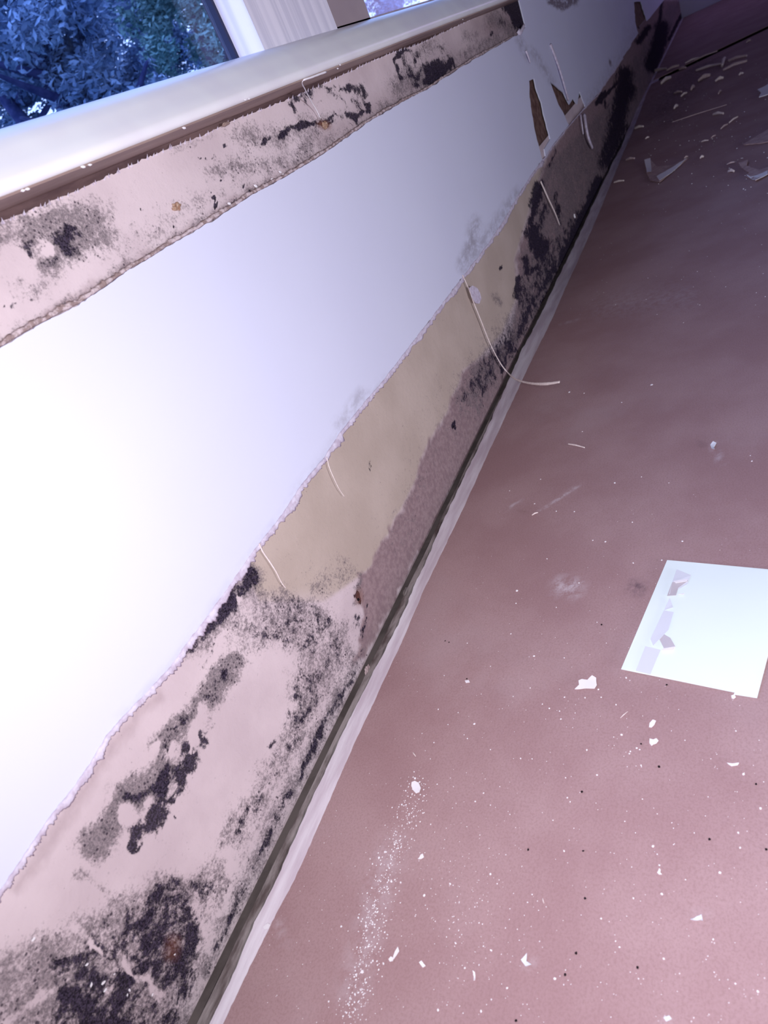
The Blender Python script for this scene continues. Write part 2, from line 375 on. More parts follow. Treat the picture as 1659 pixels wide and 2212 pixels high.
    g(ell(px, py, 981, 921, 13, 24, -10, .8), .5); g(S([(778,1240),(772,1300)], 9, .6), .66)
    g(S([(1065,640),(1080,655)], 9, .6), .5); d(S([(857,1190)], 4, .5), .5); d(S([(796,995),(798,1015)], 4, .5), .5)
    rust = np.maximum(S([(375,2035),(370,2060)], 14, .8)*.4, ell(px, py, 775, 1290, 9, 18, 0, .5)*.4)
    return dict(beige=beige, wet_shade=wet_shade*np.clip(.95-.0, 0, 1), grey=grey, dark=dark, rust=rust)

def upper_fields(px, py):
    S = lambda pts, r, s=.5: stroke(px, py, pts, r, s)
    mx = np.maximum; z = np.zeros(px.shape); st = dict(g=z.copy(), d=z.copy(), w=z.copy())
    def g(a, w): st['g'] = mx(st['g'], a*w)
    def d(a, w): st['d'] = mx(st['d'], a*w)
    BOT = [(-200,860),(0,748),(84,697),(169,655),(278,583),(371,528),(464,474),(549,419),(612,385),(700,334),(737,306),(835,239),(925,192),(992,145),(1109,78)]
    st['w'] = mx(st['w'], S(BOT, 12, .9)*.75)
    g(S(BOT, 26, .8), .5); d(S(BOT[5:], 6, .9), .42); d(S([(549,415),(470,462),(440,480)], 5, .7), .5)
    g(S([(-20,510),(20,500),(120,480),(200,480)], 48, .6), .66); d(S([(-20,520),(60,530),(130,520),(180,500)], 36, .8), .45); g(S([(80,590),(160,530),(215,510)], 45, .7), .64); d(S([(90,590),(160,545)], 30, .8), .44); g(S([(40,600),(110,590)], 34, .7), .5)
    for pts, r, w in (([(20,520),(60,540),(70,555)], 16, .54), ([(90,500),(60,500)], 12, .44), ([(145,500),(165,492)], 9, .62), ([(130,510),(150,545),(100,565)], 20, .56), ([(100,560),(75,575)], 12, .52),
                      ([(192,482)], 6, .66), ([(20,645),(40,650),(28,660)], 6, .58), ([(15,660),(42,662)], 4, .58), ([(60,520),(90,535)], 14, .52)):
        d(S(pts, r*1.05, .95), w)
    g(S([(230,440),(240,460)], 16, .8), .42)
    g(S([(230,540),(330,500),(420,440),(520,400)], 34, .9), .36); d(S([(350,480),(280,540)], 34, .9), .27)
    d(S([(463,425),(470,440),(468,450)], 4, .5), .8); d(S([(460,415)], 3, .6), .7); d(S([(477,393)], 3.5, .5), .8); d(S([(523,400)], 3.5, .6), .8); d(S([(373,490),(380,492)], 3, .6), .7); d(S([(302,454)], 2.5, .6), .8); d(S([(333,524)], 3, .6), .7)
    g(S([(520,290),(600,300),(700,260),(640,350),(540,360),(470,370)], 28, .9), .56); d(S([(640,215),(700,195),(780,225),(760,255)], 26, .9), .46); g(S([(380,320),(430,310),(460,300)], 14, .8), .38)
    d(S([(428,337),(445,340),(475,327),(490,315)], 3.5, .7), .62); d(S([(560,310),(580,300)], 7, .7), .6)
    for pts, r, w in (([(600,295),(615,285),(640,270),(670,268)], 9, .72), ([(640,270),(700,262)], 6, .66), ([(715,260),(705,270)], 6, .7), ([(628,225),(640,240)], 9, .66), ([(632,212),(650,205),(660,225)], 9, .5),
                      ([(650,200),(690,185),(720,190)], 11, .6), ([(740,190),(775,188),(785,210),(795,235),(770,250),(745,245)], 11, .66), ([(725,245),(700,262)], 8, .6), ([(780,215),(795,240)], 14, .5), ([(690,225),(700,210)], 9, .5),
                      ([(740,235),(760,260),(790,240)], 16, .46), ([(870,110),(852,130),(862,160),(868,168)], 7, .72), ([(870,108),(895,112),(898,130)], 8, .6), ([(880,165),(900,170),(910,155)], 10, .66), ([(880,130),(885,145)], 5, .55),
                      ([(925,150),(950,140),(940,165)], 20, .78), ([(970,140),(945,165),(920,175)], 13, .85), ([(950,105),(962,120)], 9, .56), ([(925,100),(935,112)], 14, .5), ([(900,180),(880,195)], 14, .52), ([(1000,113),(1003,116)], 4, .75),
                      ([(1062,60),(1060,75)], 5, .62), ([(1085,45),(1100,60)], 16, .5), ([(1110,15),(1125,25),(1128,45)], 20, 1.1), ([(1095,10),(1115,0)], 14, 1.0), ([(1120,50),(1128,60)], 12, .8)):
        d(S(pts, r*1.05, .95), w)
    g(S([(1010,75),(1020,80)], 16, .7), .5); g(S([(1070,40),(1110,65)], 26, .7), .6); g(S([(870,180),(960,160)], 34, .8), .65); d(S([(880,120),(890,170),(960,150)], 28, .9), .47); g(S([(640,330),(760,290),(860,220),(980,130),(1100,70)], 22, .8), .5); g(S([(910,110),(940,100)], 24, .8), .5)
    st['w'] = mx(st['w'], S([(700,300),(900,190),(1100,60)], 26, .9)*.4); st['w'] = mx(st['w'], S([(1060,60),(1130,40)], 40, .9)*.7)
    clean = mx.reduce([S([(20,560),(60,585)], 22, .6), S([(435,322),(465,320)], 12, .5), S([(170,600),(200,590)], 16, .7), S([(100,545),(115,540)], 5, .5)])
    rust = mx(ell(px, py, 382, 446, 17, 9, 20, .4)*.0, ell(px, py, 700, 270, 14, 9, 20, .5)*.6)
    return dict(beige=z, wet_shade=st['w'], grey=st['g']*(1-.85*clean), dark=st['d']*(1-.85*clean), rust=rust)

# ------------------------------------------------------------------ WALL WITH THE WINDOW (left)
XA, XB = -1.4, 8.45
ZB = -0.009
GT = [(-200,568),(0,480),(84,446),(173,408),(219,387),(295,351),(371,317),(435,294),(500,261),(560,238),(620,215),(718,172),(800,133),(850,112),(906,94),(970,64),(1031,35),(1078,14),(1128,-8)]
GTW = [W(*p) for p in GT]
XEND = W(1131, 40)[0]
def gtop(x): return float(np.interp(x, [p[0] for p in GTW], [p[1] for p in GTW]))
def xs_list():
    xs = [XA]; x = XA
    while x < XB:
        d = math.hypot(x-.25, D); dx = .02 if x < -.15 else max(.0022, .0017*(d/.5)**2)
        x += min(dx, .06); xs.append(min(x, XB))
    return np.array(xs)
XS = xs_list()
def plaster_grid(name, zlo, zhi, rows, fields, parent, xs):
    T = np.linspace(0, 1, rows); X, TT = np.meshgrid(xs, T, indexing='ij')
    lo = np.array([zlo(x) for x in xs])[:, None]; hi = np.array([zhi(x) for x in xs])[:, None]
    Z = lo+(hi-lo)*TT; Yv = np.full(X.shape, .0022)
    px, py, w = project(X, Yv, Z)
    vis = w > .1; ppm = FPX/np.maximum(w, .1)*.001        # pixels per millimetre: warps are in wall millimetres
    wa = (14+0*X)*ppm; k = 60
    fl0 = fields(px, py)
    # colonies are frayed and broken up by growth: warp and modulate in wall coordinates
    fl = fields(px+fbm(X*k+3, Z*k, 5, .62)*wa*1.15, py+fbm(X*k+50, Z*k+9, 5, .62)*wa*1.15)
    fl['beige'] = fl0['beige']; fl['rust'] = fl0['rust']
    mod = fbm(X*70, Z*70+20, 5, .7); mod2 = fbm(X*26+9, Z*26, 4, .6)
    dd = np.clip((fl['dark']-.26)*2.0, 0, 1.05); fl['dark'] = np.where(dd > 0, dd+mod*.55*np.clip(dd*3, 0, 1)+mod2*.25, 0)
    gg = fl['grey']; fl['grey'] = np.where(gg > .01, gg*1.08-.05+mod2*.42*np.clip(gg*3, 0, 1)+mod*.2, 0)
    V = np.stack([X, Yv, Z], -1).reshape(-1, 3); n0, n1 = X.shape
    idx = np.arange(n0*n1).reshape(n0, n1)
    Fc = np.stack([idx[:-1, :-1], idx[1:, :-1], idx[1:, 1:], idx[:-1, 1:]], -1).reshape(-1, 4).tolist()
    o = obj(name, V, Fc, PLASTER, parent, True)
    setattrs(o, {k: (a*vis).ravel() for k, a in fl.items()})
    return o
SZ = 0.652                                # underside of the sill
wall = struct(box('wall_left', (XA, .006, ZB), (XB, .16, SZ), BROWN))
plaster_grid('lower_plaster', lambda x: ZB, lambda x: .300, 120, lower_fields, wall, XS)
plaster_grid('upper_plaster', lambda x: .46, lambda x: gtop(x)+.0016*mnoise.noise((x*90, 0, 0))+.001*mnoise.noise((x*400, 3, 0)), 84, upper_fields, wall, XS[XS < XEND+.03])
far = struct(box('wall_left_far', (XEND, .006, SZ), (XB, .16, 2.5), BROWN)); far.name = 'wall_left_beyond_window'
struct(box('wall_left_above_window', (XA, 0, 2.0), (XEND, .16, 2.5), PAINT))

EDGE = [(-260,2290),(-120,2095),(0,1925),(60,1835),(110,1762),(160,1700),(195,1650),(230,1590),(265,1550),(330,1482),(370,1440),(400,1395),(450,1330),(490,1275),(530,1215),(560,1175),(610,1112),(650,1050),(700,990),(735,935),(775,885),(830,820),(880,755),(930,690),(1000,598),(1050,533),(1085,482),(1115,430),(1150,375),(1171,347)]
TEAR = [(1166,325),(1156,290),(1149,250),(1144,215),(1142,175),(1153,170),(1159,195),(1169,222),(1177,258),(1188,300),(1176,322),(1178,338),(1195,312),(1228,270),(1216,244),(1206,226),(1198,206),(1187,176),(1216,200),(1229,226),(1237,212),(1246,226),(1251,197),(1264,232)]
EDGE2 = [(1264,232),(1290,205),(1320,165),(1345,125),(1378,72),(1372,48),(1369,5),(1383,4),(1397,46),(1412,28)]
GB = [(1134,58),(1124,72),(1109,80),(1060,108),(992,147),(925,192),(880,215),(835,240),(790,268),(737,306),(700,332),(660,356),(612,385),(549,419),(500,450),(464,474),(420,500),(371,528),(320,560),(278,583),(230,618),(169,659),(84,702),(0,752),(-120,822),(-260,905)]
loop = resample(EDGE, 5, 3.0, 1)+resample(TEAR, 5, .8, 2)[:-1]+resample(EDGE2, 5, 1.5, 3)
pl = [W(*p) for p in loop]
while pl[-1][0] > XB-.3: pl.pop()
last = pl[-1]
sk = pl+[(XB, last[1]-.0), (XB, 2.5), (XEND, 2.5), (XEND, SZ+.02)]+[W(*p) for p in resample(GB, 5, 2.2, 5)]
# drop (near) duplicates, close left side
xl = min(p[0] for p in sk)
cl = []
for p in sk:
    if not cl or math.hypot(p[0]-cl[-1][0], p[1]-cl[-1][1]) > 2e-4: cl.append(p)
inner = []
x = xl+.01
while x < 4.2:
    st = .006 if x < 1.3 else .02
    for z in np.arange(.24, .63, .007 if x < 1.3 else .012): inner.append((x, z))
    x += st
for x in np.arange(4.2, XB, .15):
    for z in np.arange(.26, 2.4, .15): inner.append((x, z))
# keep only interior points that are inside
ip = np.array(inner); mask = inpoly(ip[:, 0], ip[:, 1], cl, 1e-4) > .99
inner = [tuple(p) for p in ip[mask]]
def place_skin(u, v, k):
    return (u, (-.0012 if k == 0 else .0018)+.0008*mnoise.noise((u*4, v*4, 0)), v)
skin, uv = sheet('paint_layer', cl, PAINT, place_skin, .003, wall, inner)
px, py, _w = project(uv[:, 0], np.zeros(len(uv)), uv[:, 1])
sm = np.maximum.reduce([stroke(px, py, [(1025,480),(1020,520),(1000,565)], 10, .9)*.7, stroke(px, py, [(1120,420),(1085,470),(1050,515),(1000,575)], 12, .9)*.55,
    stroke(px, py, [(780,850),(730,920)], 10, .9)*.45, stroke(px, py, [(1120,85),(1140,125)], 7, .8)*.5, stroke(px, py, [(1317,130),(1318,140)], 2.2, .6)*1.4,
    stroke(px, py, [(1150,110),(1190,175)], 7, .8)*.45, stroke(px, py, EDGE[8:22], 9, .9)*.25, stroke(px, py, EDGE2[:5], 14, .9)*.35,
    stroke(px, py, [(1190,0),(1215,12),(1240,0)], 9, .4)*2.2, stroke(px, py, [(790,68),(792,76)], 2, .5)])
sm = np.concatenate([sm, sm]); setattrs(skin, {'smudge': sm})
# left plain part of the painted wall outside the frame
box('paint_layer', (XA, -.001, .22), (xl+.004, .002, .52), PAINT, wall)

# torn paper fringe along the lower paint edge and below the groove
def fringe(name, line, wpx, seed, m, side=1, lift=.0016):
    L = resample(line, 3, 1.2, seed); V = []; Fc = []; rows = 4
    for i, (x, y) in enumerate(L):
        a = L[max(i-1, 0)]; b = L[min(i+1, len(L)-1)]; l = math.hypot(b[0]-a[0], b[1]-a[1]) or 1
        nx, ny = -(b[1]-a[1])/l*side, (b[0]-a[0])/l*side
        sc = max(.25, min(1.3, math.hypot(1590-x, y+195)/1500))
        w = wpx*sc*(.55+.9*abs(mnoise.noise((x*.02, y*.02, seed)))+.8*abs(mnoise.noise((x*.12, y*.12, seed+9))))
        for k in range(rows):
            s = k/(rows-1); q = W(x+nx*(w*s-2.5*sc), y+ny*(w*s-2.5*sc))
            V.append((q[0], -.0014-lift*sc**.5*(math.sin(s*math.pi)*.8+.15)*(0.6+.6*abs(mnoise.noise((x*.07, y*.07, 5+seed))))+ (0.0008 if k == rows-1 else 0), q[1]))
    for i in range(len(L)-1):
        for k in range(rows-1):
            a = i*rows+k; Fc.append((a, a+rows, a+rows+1, a+1))
    o = obj(name, V, Fc, m, wall, True)
    md = o.modifiers.new('thickness', 'SOLIDIFY'); md.thickness = .0006; md.offset = 1
    return o
fringe('torn_paper_edge', EDGE, 13, 11, TORNPAPER, 1 if True else -1)
fringe('torn_paper_edge', [(1171,347),(1205,300),(1233,267),(1262,234),(1290,205),(1345,125)], 9, 12, TORNPAPER, 1)
DIRTYEDGE = mottled('dirty_torn_edge', (.30, .22, .22), (.62, .52, .56), 130, .9, 6, .5, .001, lo=.42, hi=.6)
fringe('torn_paper_edge', [p for p in reversed(GB)][1:-2], -9, 13, DIRTYEDGE, 1, .0012)

# plaster nibs along the top of the upper strip (frayed paper)
V = []; Fc = []
r_ = random.Random(3)
for k in range(150):
    x = .38+((k+r_.random())/150)**1.6*2.2; z = gtop(x); s = r_.uniform(.0004, .0016)*(1+x*.3)*(1 if r_.random() < .7 else 1.7); a = r_.uniform(-.6, .9); n = len(V)
    V += [(x-s*.3, .0015, z-.002), (x+s*.3, .0015, z-.002), (x+a*s, -.0005-r_.random()*.001, z+s*1.1), (x, .004, z-.001)]
    Fc += [(n, n+1, n+2), (n+1, n+3, n+2), (n+3, n, n+2)]
obj('frayed_paper_edge', V, Fc, TORNPAPER, wall)

# ------------------------------------------------------------------ WINDOW
win = struct(empty('window_1', (0, 0, SZ)))
def wchild(o): o.matrix_parent_inverse = Matrix.Translation((0, 0, -SZ)); return o
# sill nosing: swept profile
prof = [(.0, SZ), (-.010, SZ-.0005), (-.050, SZ), (-.058, SZ+.0015), (-.061, SZ+.006), (-.060, SZ+.012), (-.054, SZ+.020), (-.049, SZ+.030), (-.044, SZ+.037), (-.040, SZ+.041), (-.030, SZ+.046), (-.019, SZ+.0495), (-.012, SZ+.051), (.10, SZ+.051)]
xsn = list(np.linspace(XA, XEND+.0, 90))
def sag(x): return -.0022*max(0, x-1.0)
def sweep(name, pr, m, parent, closed=False):
    V = []; Fc = []; n = len(pr)
    for x in xsn:
        for (y, z) in pr: V.append((x, y, z+sag(x)+.0004*mnoise.noise((x*3, y*20, 1))))
    for i in range(len(xsn)-1):
        for k in range(n-1 if not closed else n):
            a = i*n+k; b = i*n+(k+1) % n; Fc.append((a, a+n, b+n, b))
    Fc += [tuple(range(n)), tuple(range((len(xsn)-1)*n, len(xsn)*n))]
    return obj(name, V, Fc, m, parent, False)
sill = wchild(sweep('window_sill', prof[2:]+[(.10, SZ+.004), (-.01, SZ+.004)], SILLW, win, True))
for p in sill.data.polygons: p.use_smooth = len(p.vertices) == 4
und = wchild(sweep('sill_underside', [(-.0585, SZ-.0003), (-.0585, SZ+.0015), (.004, SZ+.0012), (.004, SZ-.0016), (-.04, SZ-.0012)], SILLU, win, True))
wchild(box('sill_gap_wood', (XA, .0045, SZ-.03), (XEND, .0055, SZ-.001), mottled('shaded_gap_wood', (.07, .04, .045), (.16, .10, .10), 30, .9, 6, .4, stretch=(.2, 1, 1)), win))  # backing wood, coloured dark for the shade in the gap under the sill
# frame parts
XM0 = W(576, 103, -.02)[0]; XM1 = W(733, 57, -.02)[0]; XM2 = W(785, 40, .012)[0]
TOPZ = SZ+.049
wchild(box('mullion_casing', (XM0, -.016, TOPZ), (XM1, .03, 2.0), CASING, win))
wchild(box('window_frame', (XM1-.002, .0, TOPZ), (XM2, .05, 2.0), FRAMEB, win))
wchild(box('window_frame', (XM0-.006, .023, TOPZ), (XM0+.002, .036, 2.0), mat('gasket', (.012, .015, .05), .5), win))
wchild(box('window_frame', (XEND-.06, -.006, TOPZ), (XEND, .05, 2.0), FRAMEB, win))
wchild(box('bottom_rail', (XM1, .0, TOPZ-.001), (XEND, .05, TOPZ+.006), FRAMEB, win))
wchild(box('glass_pane', (XA, .028, TOPZ), (XM0-.01, .032, 2.0), GLASS, win))
wchild(box('glass_pane', (XM2-.003, .028, TOPZ), (XEND-.05, .032, 2.0), GLASS, win))

# ------------------------------------------------------------------ REST OF THE ROOM
ROOMC = mat('room_paint', (.20, .17, .26), .8)
struct(box('wall_end', (XB, -4.0, -.05), (XB+.12, .16, 2.5), PAINT))
struct(box('wall_right', (-2.6, -4.12, -.05), (XB+.12, -4.0, 2.5), ROOMC))
struct(box('wall_back', (-2.72, -4.0, -.05), (-2.6, .16, 2.5), ROOMC))
struct(box('wall_left_behind_camera', (-2.6, 0, -.05), (XA, .16, 2.5), ROOMC))
struct(box('ceiling', (-2.7, -4.12, 2.5), (XB+.12, .16, 2.6), ROOMC))
struct(box('floor', (-2.7, -4.0, -.06), (XB, .16, -.022), CONC))
struct(box('ground', (-15, .3, -.5), (40, 30, -.45), GRASS))

# floor edge build-up beside the wall: mouldy batten, white painted strip, kraft board
INN = [(452,2212),(500,2115),(551,1990),(599,1900),(660,1755),(697,1680),(732,1600),(770,1525),(808,1450),(850,1370),(880,1305),(892,1270),(920,1215),(940,1165),(970,1100),(1000,1035),(1030,975),(1064,900),(1100,820),(1128,755),(1159,700),(1200,612),(1255,500),(1300,400),(1340,320),(1365,260),(1392,198)]
CARD = [(482,2212),(540,2090),(600,1968),(637,1900),(690,1780),(735,1675),(768,1600),(800,1533),(834,1458),(870,1382),(915,1275),(950,1203),(1000,1100),(1045,1000),(1092,900),(1140,795),(1192,690),(1225,615),(1277,500),(1310,420),(1345,335),(1370,275),(1398,200)]
innw = [F(*p, -.003) for p in resample(INN, 6, 1.5, 21)]
cardw = [F(*p, .0) for p in resample(CARD, 8, .8, 22)]
yi0 = np.mean([p[1] for p in innw[:30]]); yc0 = np.mean([p[1] for p in cardw[:20]])
innw = [(-1.4, yi0)]+innw+[(XB, innw[-1][1])]
cardw = [(-1.4, yc0)]+cardw+[(XB, cardw[-1][1])]
print('strip y', [round(p[1], 3) for p in innw[::25]], [round(p[1], 3) for p in cardw[::20]])
def yat(poly, x): return float(np.interp(x, [p[0] for p in poly], [p[1] for p in poly]))
innw.sort(); cardw.sort()
def band(name, ya, yb, z0, z1, m, xs, zfun=None):
    V = []; Fc = []
    for x in xs:
        a, b = ya(x), yb(x); j = zfun(x) if zfun else 0
        V += [(x, a, z0), (x, a, z1+j), (x, b, z1+j), (x, b, z0)]
    for i in range(len(xs)-1):
        for k in range(4): a = i*4+k; b = i*4+(k+1) % 4; Fc.append((a, a+4, b+4, b))
    n = len(xs)*4; Fc += [(0, 1, 2, 3), (n-1, n-2, n-3, n-4)]
    return obj(name, V, Fc, m)
bx = list(np.arange(-1.4, 2.5, .006))+list(np.arange(2.5, XB, .04))
struct(box('gap_shade_strip', (-1.4, -.13, -.0219), (XB, .002, -.0205), DARK))  # black strip laid in the floor gap, its shade put into the colour
struct(band('trim_1', lambda x: -.0052-.0014*abs(mnoise.noise((x*6, 0, 3))), lambda x: min(yat(innw, x)+.0102+.001*mnoise.noise((x*25, 0, 9)), -.009), -.022, -.012, STRIP, bx, lambda x: .0012*mnoise.noise((x*14, 0, 0))))
struct(band('trim_2', lambda x: yat(innw, x)+.0008*mnoise.noise((x*60, 1, 0)), lambda x: yat(cardw, x)-.03, -.0115, -.0025, WHITETRIM, bx, lambda x: .0005*mnoise.noise((x*20, 7, 0))))
# dark crack between batten and white strip is the black strip below, painted as shade

SEAM = [F(1400, 185), F(1500, 138), F(1659, 62)]
sxa, sxb = SEAM[0][0], SEAM[2][0]
seam_slope = (sxb-sxa)/(SEAM[2][1]-SEAM[0][1])
struct(box('seam_shade_strip', (sxa-.3, -3.9, -.0215), (sxa+1.2, -.06, -.0205), mat('seam_shade', (.02,.012,.015), .9)))  # blackish strip under the open seam, painting the shade inside it
def seamx(y): return sxa+(y-SEAM[0][1])*seam_slope
print('seam x', sxa, 'XEND', XEND, 'XM', XM0, XM1, XM2)
def board_sheet(name, outline, inner):
    o, uv = sheet(name, outline, BOARD, lambda u, v, k: (u, v, 0.0+(.0006*mnoise.noise((u*3, v*3, 0)) if k == 0 else -.0028)), .003, None, inner)
    px, py, w = project(uv[:, 0], uv[:, 1], np.zeros(len(uv)))
    sc = np.maximum.reduce([stroke(px, py, [(1215,1265),(1240,1270)], 17, .8)*.8, stroke(px, py, [(1240,1330)], 1, .5)*0, stroke(px, py, [(850,1830),(800,1990),(760,2150)], 26, 1)*.35,
        stroke(px, py, [(1162,1107),(1245,1052)], 2.6, .6)*.8, stroke(px, py, [(1092,1103),(1123,1083)], 2.4, .6)*.7, stroke(px, py, [(1300,660),(1480,640)], 22, 1)*.25,
        stroke(px, py, [(1540,960),(1560,1000)], 5, .6)*.5, stroke(px, py, [(1136,2075),(1142,2090)], 7, .6)*.6, stroke(px, py, [(1480,1985),(1515,1980)], 6, .6)*.5, stroke(px, py, [(1440,2210)], 12, .8)*.5,
        stroke(px, py, [(1270,605),(1310,596)], 1.6, .5)*.7, stroke(px, py, [(600,1990),(625,2060)], 5, .6)*.4, stroke(px, py, [(1210,700),(1250,690)], 2, .5)*.4])
    so = np.maximum.reduce([stroke(px, py, [(1370,1268),(1380,1272)], 12, .8)*.9, stroke(px, py, [(1133,2090),(1132,2112)], 4, .7)*.8, stroke(px, py, [(1551,392)], 5, .5)*1., stroke(px, py, [(1430,240),(1520,120)], 34, .8)*.7, stroke(px, py, [(1480,130),(1530,102),(1545,110)], 12, .5)*1.0])  # soil marks; the last stroke paints the shadowed hump at the seam
    z = w > .1
    setattrs(o, {'scuff': np.concatenate([sc*z]*2), 'soil_shade': np.concatenate([so*z]*2)})
    return o
nearedge = [p for p in cardw if p[0] < seamx(p[1])-.006]
def gridpts(poly, step, x0, x1, y0, y1):
    P = np.array([(x, y) for x in np.arange(x0, x1, step) for y in np.arange(y0, y1, step)])
    return [tuple(p) for p in P[inpoly(P[:, 0], P[:, 1], poly, 1e-4) > .99]]
ye = nearedge[-1][1]
out1 = [(-1.4, -2.6)]+[(p[0], p[1]) for p in nearedge]+[(seamx(ye)-.004, ye), (seamx(-2.6)-.004, -2.6)]
out1 = [out1[0]]+[b for a, b in zip(out1[:-1], out1[1:]) if math.hypot(a[0]-b[0], a[1]-b[1]) > 3e-4]
inn1 = gridpts(out1, .008, .05, 1.6, -1.0, 0)+gridpts(out1, .05, 1.61, 4.9, -1.6, 0)
b1 = board_sheet('floor_protection_board', out1[::-1], inn1)
tag(b1, 'large brown kraft floor protection board covering the floor beside the mouldy wall', 'floor covering')
out2 = [(seamx(ye)+.13, ye), (XB-.01, ye), (XB-.01, -3.9), (seamx(-3.9)+.13, -3.9)]
b2 = board_sheet('floor_protection_board', out2, [])
tag(b2, 'far floor protection board beyond the dark seam near the end of the room', 'floor covering')

# ------------------------------------------------------------------ STRANDS OF TORN PAINT
def wp(px, py, off=-.004): q = W(px, py, off); return (q[0], off, q[1])
def fp(px, py, z=.002): q = F(px, py, z); return (q[0], q[1], z)
lng = empty('paint_strand', wp(1000, 597)); 
tag(lng, 'long curling white strand of torn paint hanging from the paint edge over the floor gap', 'paint strand')
def child_tube(root, name, pts, rads, flat, m=STRAND):
    o = tube(name, pts, rads, m, root, 7, flat, len(pts)); o.matrix_parent_inverse = Matrix.Translation(-Vector(root.location)); return o
child_tube(lng, 'strand', [wp(999,594,-.003), wp(1010,618,-.005), wp(1022,650,-.006), wp(1040,695,-.006), wp(1060,745,-.007), wp(1080,783,-.008), wp(1095,803,-.012), fp(1110,817,.006), fp(1130,825,.006), fp(1155,829,.008), fp(1180,829,.010), fp(1209,825,.012)],
           [.0016,.0014,.0017,.0018,.0016,.0017,.0019,.0022,.0023,.0028,.0034,.0024], .5)
def flake_place(root, y, inner_noise=.0004):
    pass
fl_out = [W(*p, -.008) for p in [(1013,622),(1020,617),(1030,622),(1036,632),(1039,645),(1035,656),(1027,655),(1019,643)]]
flp, _u = sheet('flap', fl_out, TORNPAPER, lambda u, v, k: (u, -.008-.0008*k, v), .001, lng)
flp.matrix_parent_inverse = Matrix.Translation(-Vector(lng.location))
def strand(pts, r, label, m=STRAND, flat=.6, name='paint_strand', cat='paint strand'):
    rr = [r*(1-.5*i/(len(pts)-1)) for i in range(len(pts))]
    o = tube(name, pts, rr, m, None, 7, flat, len(label)); return tag(o, label, cat)
strand([wp(706,988,-.002), wp(711,1008,-.004), wp(720,1030,-.005), wp(732,1055,-.005), wp(744,1073,-.004)], .0011, 'short white strand of torn paint hanging halfway along the lower paint edge')
strand([wp(560,1174,-.002), wp(568,1192,-.004), wp(583,1214,-.005), wp(597,1236,-.005), wp(608,1258,-.005), wp(617,1270,-.004)], .0014, 'thicker white strand of torn paint hanging above the nearest black mould')
strand([wp(705,155,-.058), wp(675,166,-.060), wp(653,176,-.056), wp(660,195,-.03), wp(673,220,-.012), wp(684,238,-.006), wp(692,255,-.004)], .0013, 'thin white thread of paint dangling from the underside of the window sill', WHITE)
strand([wp(1168,392,-.002), wp(1185,430,-.005), wp(1200,462,-.006), wp(1209,486,-.005)], .0034, 'pale strand of paint hanging over black mould far along the wall')
strand([wp(1189,96,-.004), wp(1203,133,-.006), wp(1215,170,-.008), wp(1228,217,-.006)], .0065, 'straight pale strip of paint peeling off the wall above the brown tears', TORNPAPER)
strand([wp(1262,250,-.004), wp(1266,275,-.01), wp(1272,300,-.012), wp(1280,320,-.008)], .010, 'curled scrap of torn paint hanging below the far paint edge', TORNPAPER)
strand([wp(1254,250,-.004), wp(1257,268,-.008), wp(1260,290,-.006)], .006, 'smaller curl of torn paint next to the curled scrap below the far edge', TORNPAPER)
strand([wp(1136,110,-.004), wp(1141,122,-.006), wp(1145,135,-.004)], .005, 'tiny pale paint sliver on the wall beside the end of the groove', TORNPAPER)
strand([wp(1118,66,-.002), wp(1124,70,-.006), wp(1132,55,-.008)], .010, 'ragged pale lump of torn paint at the far end of the groove under the sill', TORNPAPER)

def lump(name, c3, r, m, label, cat, sx=1, sz=1, seed=1):
    bm = bmesh.new(); bmesh.ops.create_icosphere(bm, subdivisions=3, radius=1)
    for v in bm.verts:
        n = 1+.55*mnoise.noise(v.co*1.6+Vector((seed, 0, 0)))+.25*mnoise.noise(v.co*4+Vector((seed, 3, 0)))
        v.co = Vector((v.co.x*r*sx*n, v.co.y*r*.35*n, v.co.z*r*sz*n))
    me = bpy.data.meshes.new(name); bm.to_mesh(me); bm.free(); me.materials.append(m)
    o = bpy.data.objects.new(name, me); COL.objects.link(o); o.location = c3; return tag(o, label, cat)
lump('plaster_lump', wp(381, 446, .001), .0060, RUSTM, 'rusty orange crumbling lump on the pale upper strip below the sill', 'plaster lump', 1.1, .7, 2)
lump('plaster_lump', wp(702, 270, .001), .0065, RUSTM, 'rusty lump beside the dark mould streak below the dangling thread', 'plaster lump', 1.2, .7, 5)
lump('wood_chip', wp(488, 268, -.004), .006, SILLU, 'brown wood chip wedged under the window sill', 'wood chip', 1.3, .35, 9)
lump('plaster_lump', F(793, 1446, -.010)+(-.010,), .005, WOODC, 'pale plaster lump lying in the gap between wall and white strip', 'plaster lump', 1.3, .8, 4)
lump('plaster_lump', F(876, 1278, -.010)+(-.010,), .006, STRIP, 'dark dirty lump lying in the floor gap farther along', 'plaster lump', 1.3, .8, 14)
lump('paint_crumb', wp(1241, 467, -.002), .007, WHITE, 'white crumb stuck to black mould far along the lower wall', 'paint crumb', .7, 1, 6)
def nail(px, py, r, label):
    q = W(px, py); bm = bmesh.new(); bmesh.ops.create_cone(bm, cap_ends=True, segments=14, radius1=r, radius2=r*.75, depth=.0016, matrix=Matrix.Rotation(math.pi/2, 4, 'X'))
    bmesh.ops.create_cone(bm, cap_ends=True, segments=10, radius1=r*.4, radius2=r*.3, depth=.004, matrix=Matrix.Translation((0, .002, 0)) @ Matrix.Rotation(math.pi/2, 4, 'X'))
    me = bpy.data.meshes.new('nail'); bm.to_mesh(me); bm.free(); me.materials.append(DARK)
    o = bpy.data.objects.new('nail', me); COL.objects.link(o); o.location = (q[0], .0012, q[1]); tag(o, label, 'nail')
nail(776, 1295, .0022, 'dark nail head with a black streak at the edge of the mould patch')
nail(981, 921, .0024, 'small dark nail head low on the damp strip with a smudge around it')

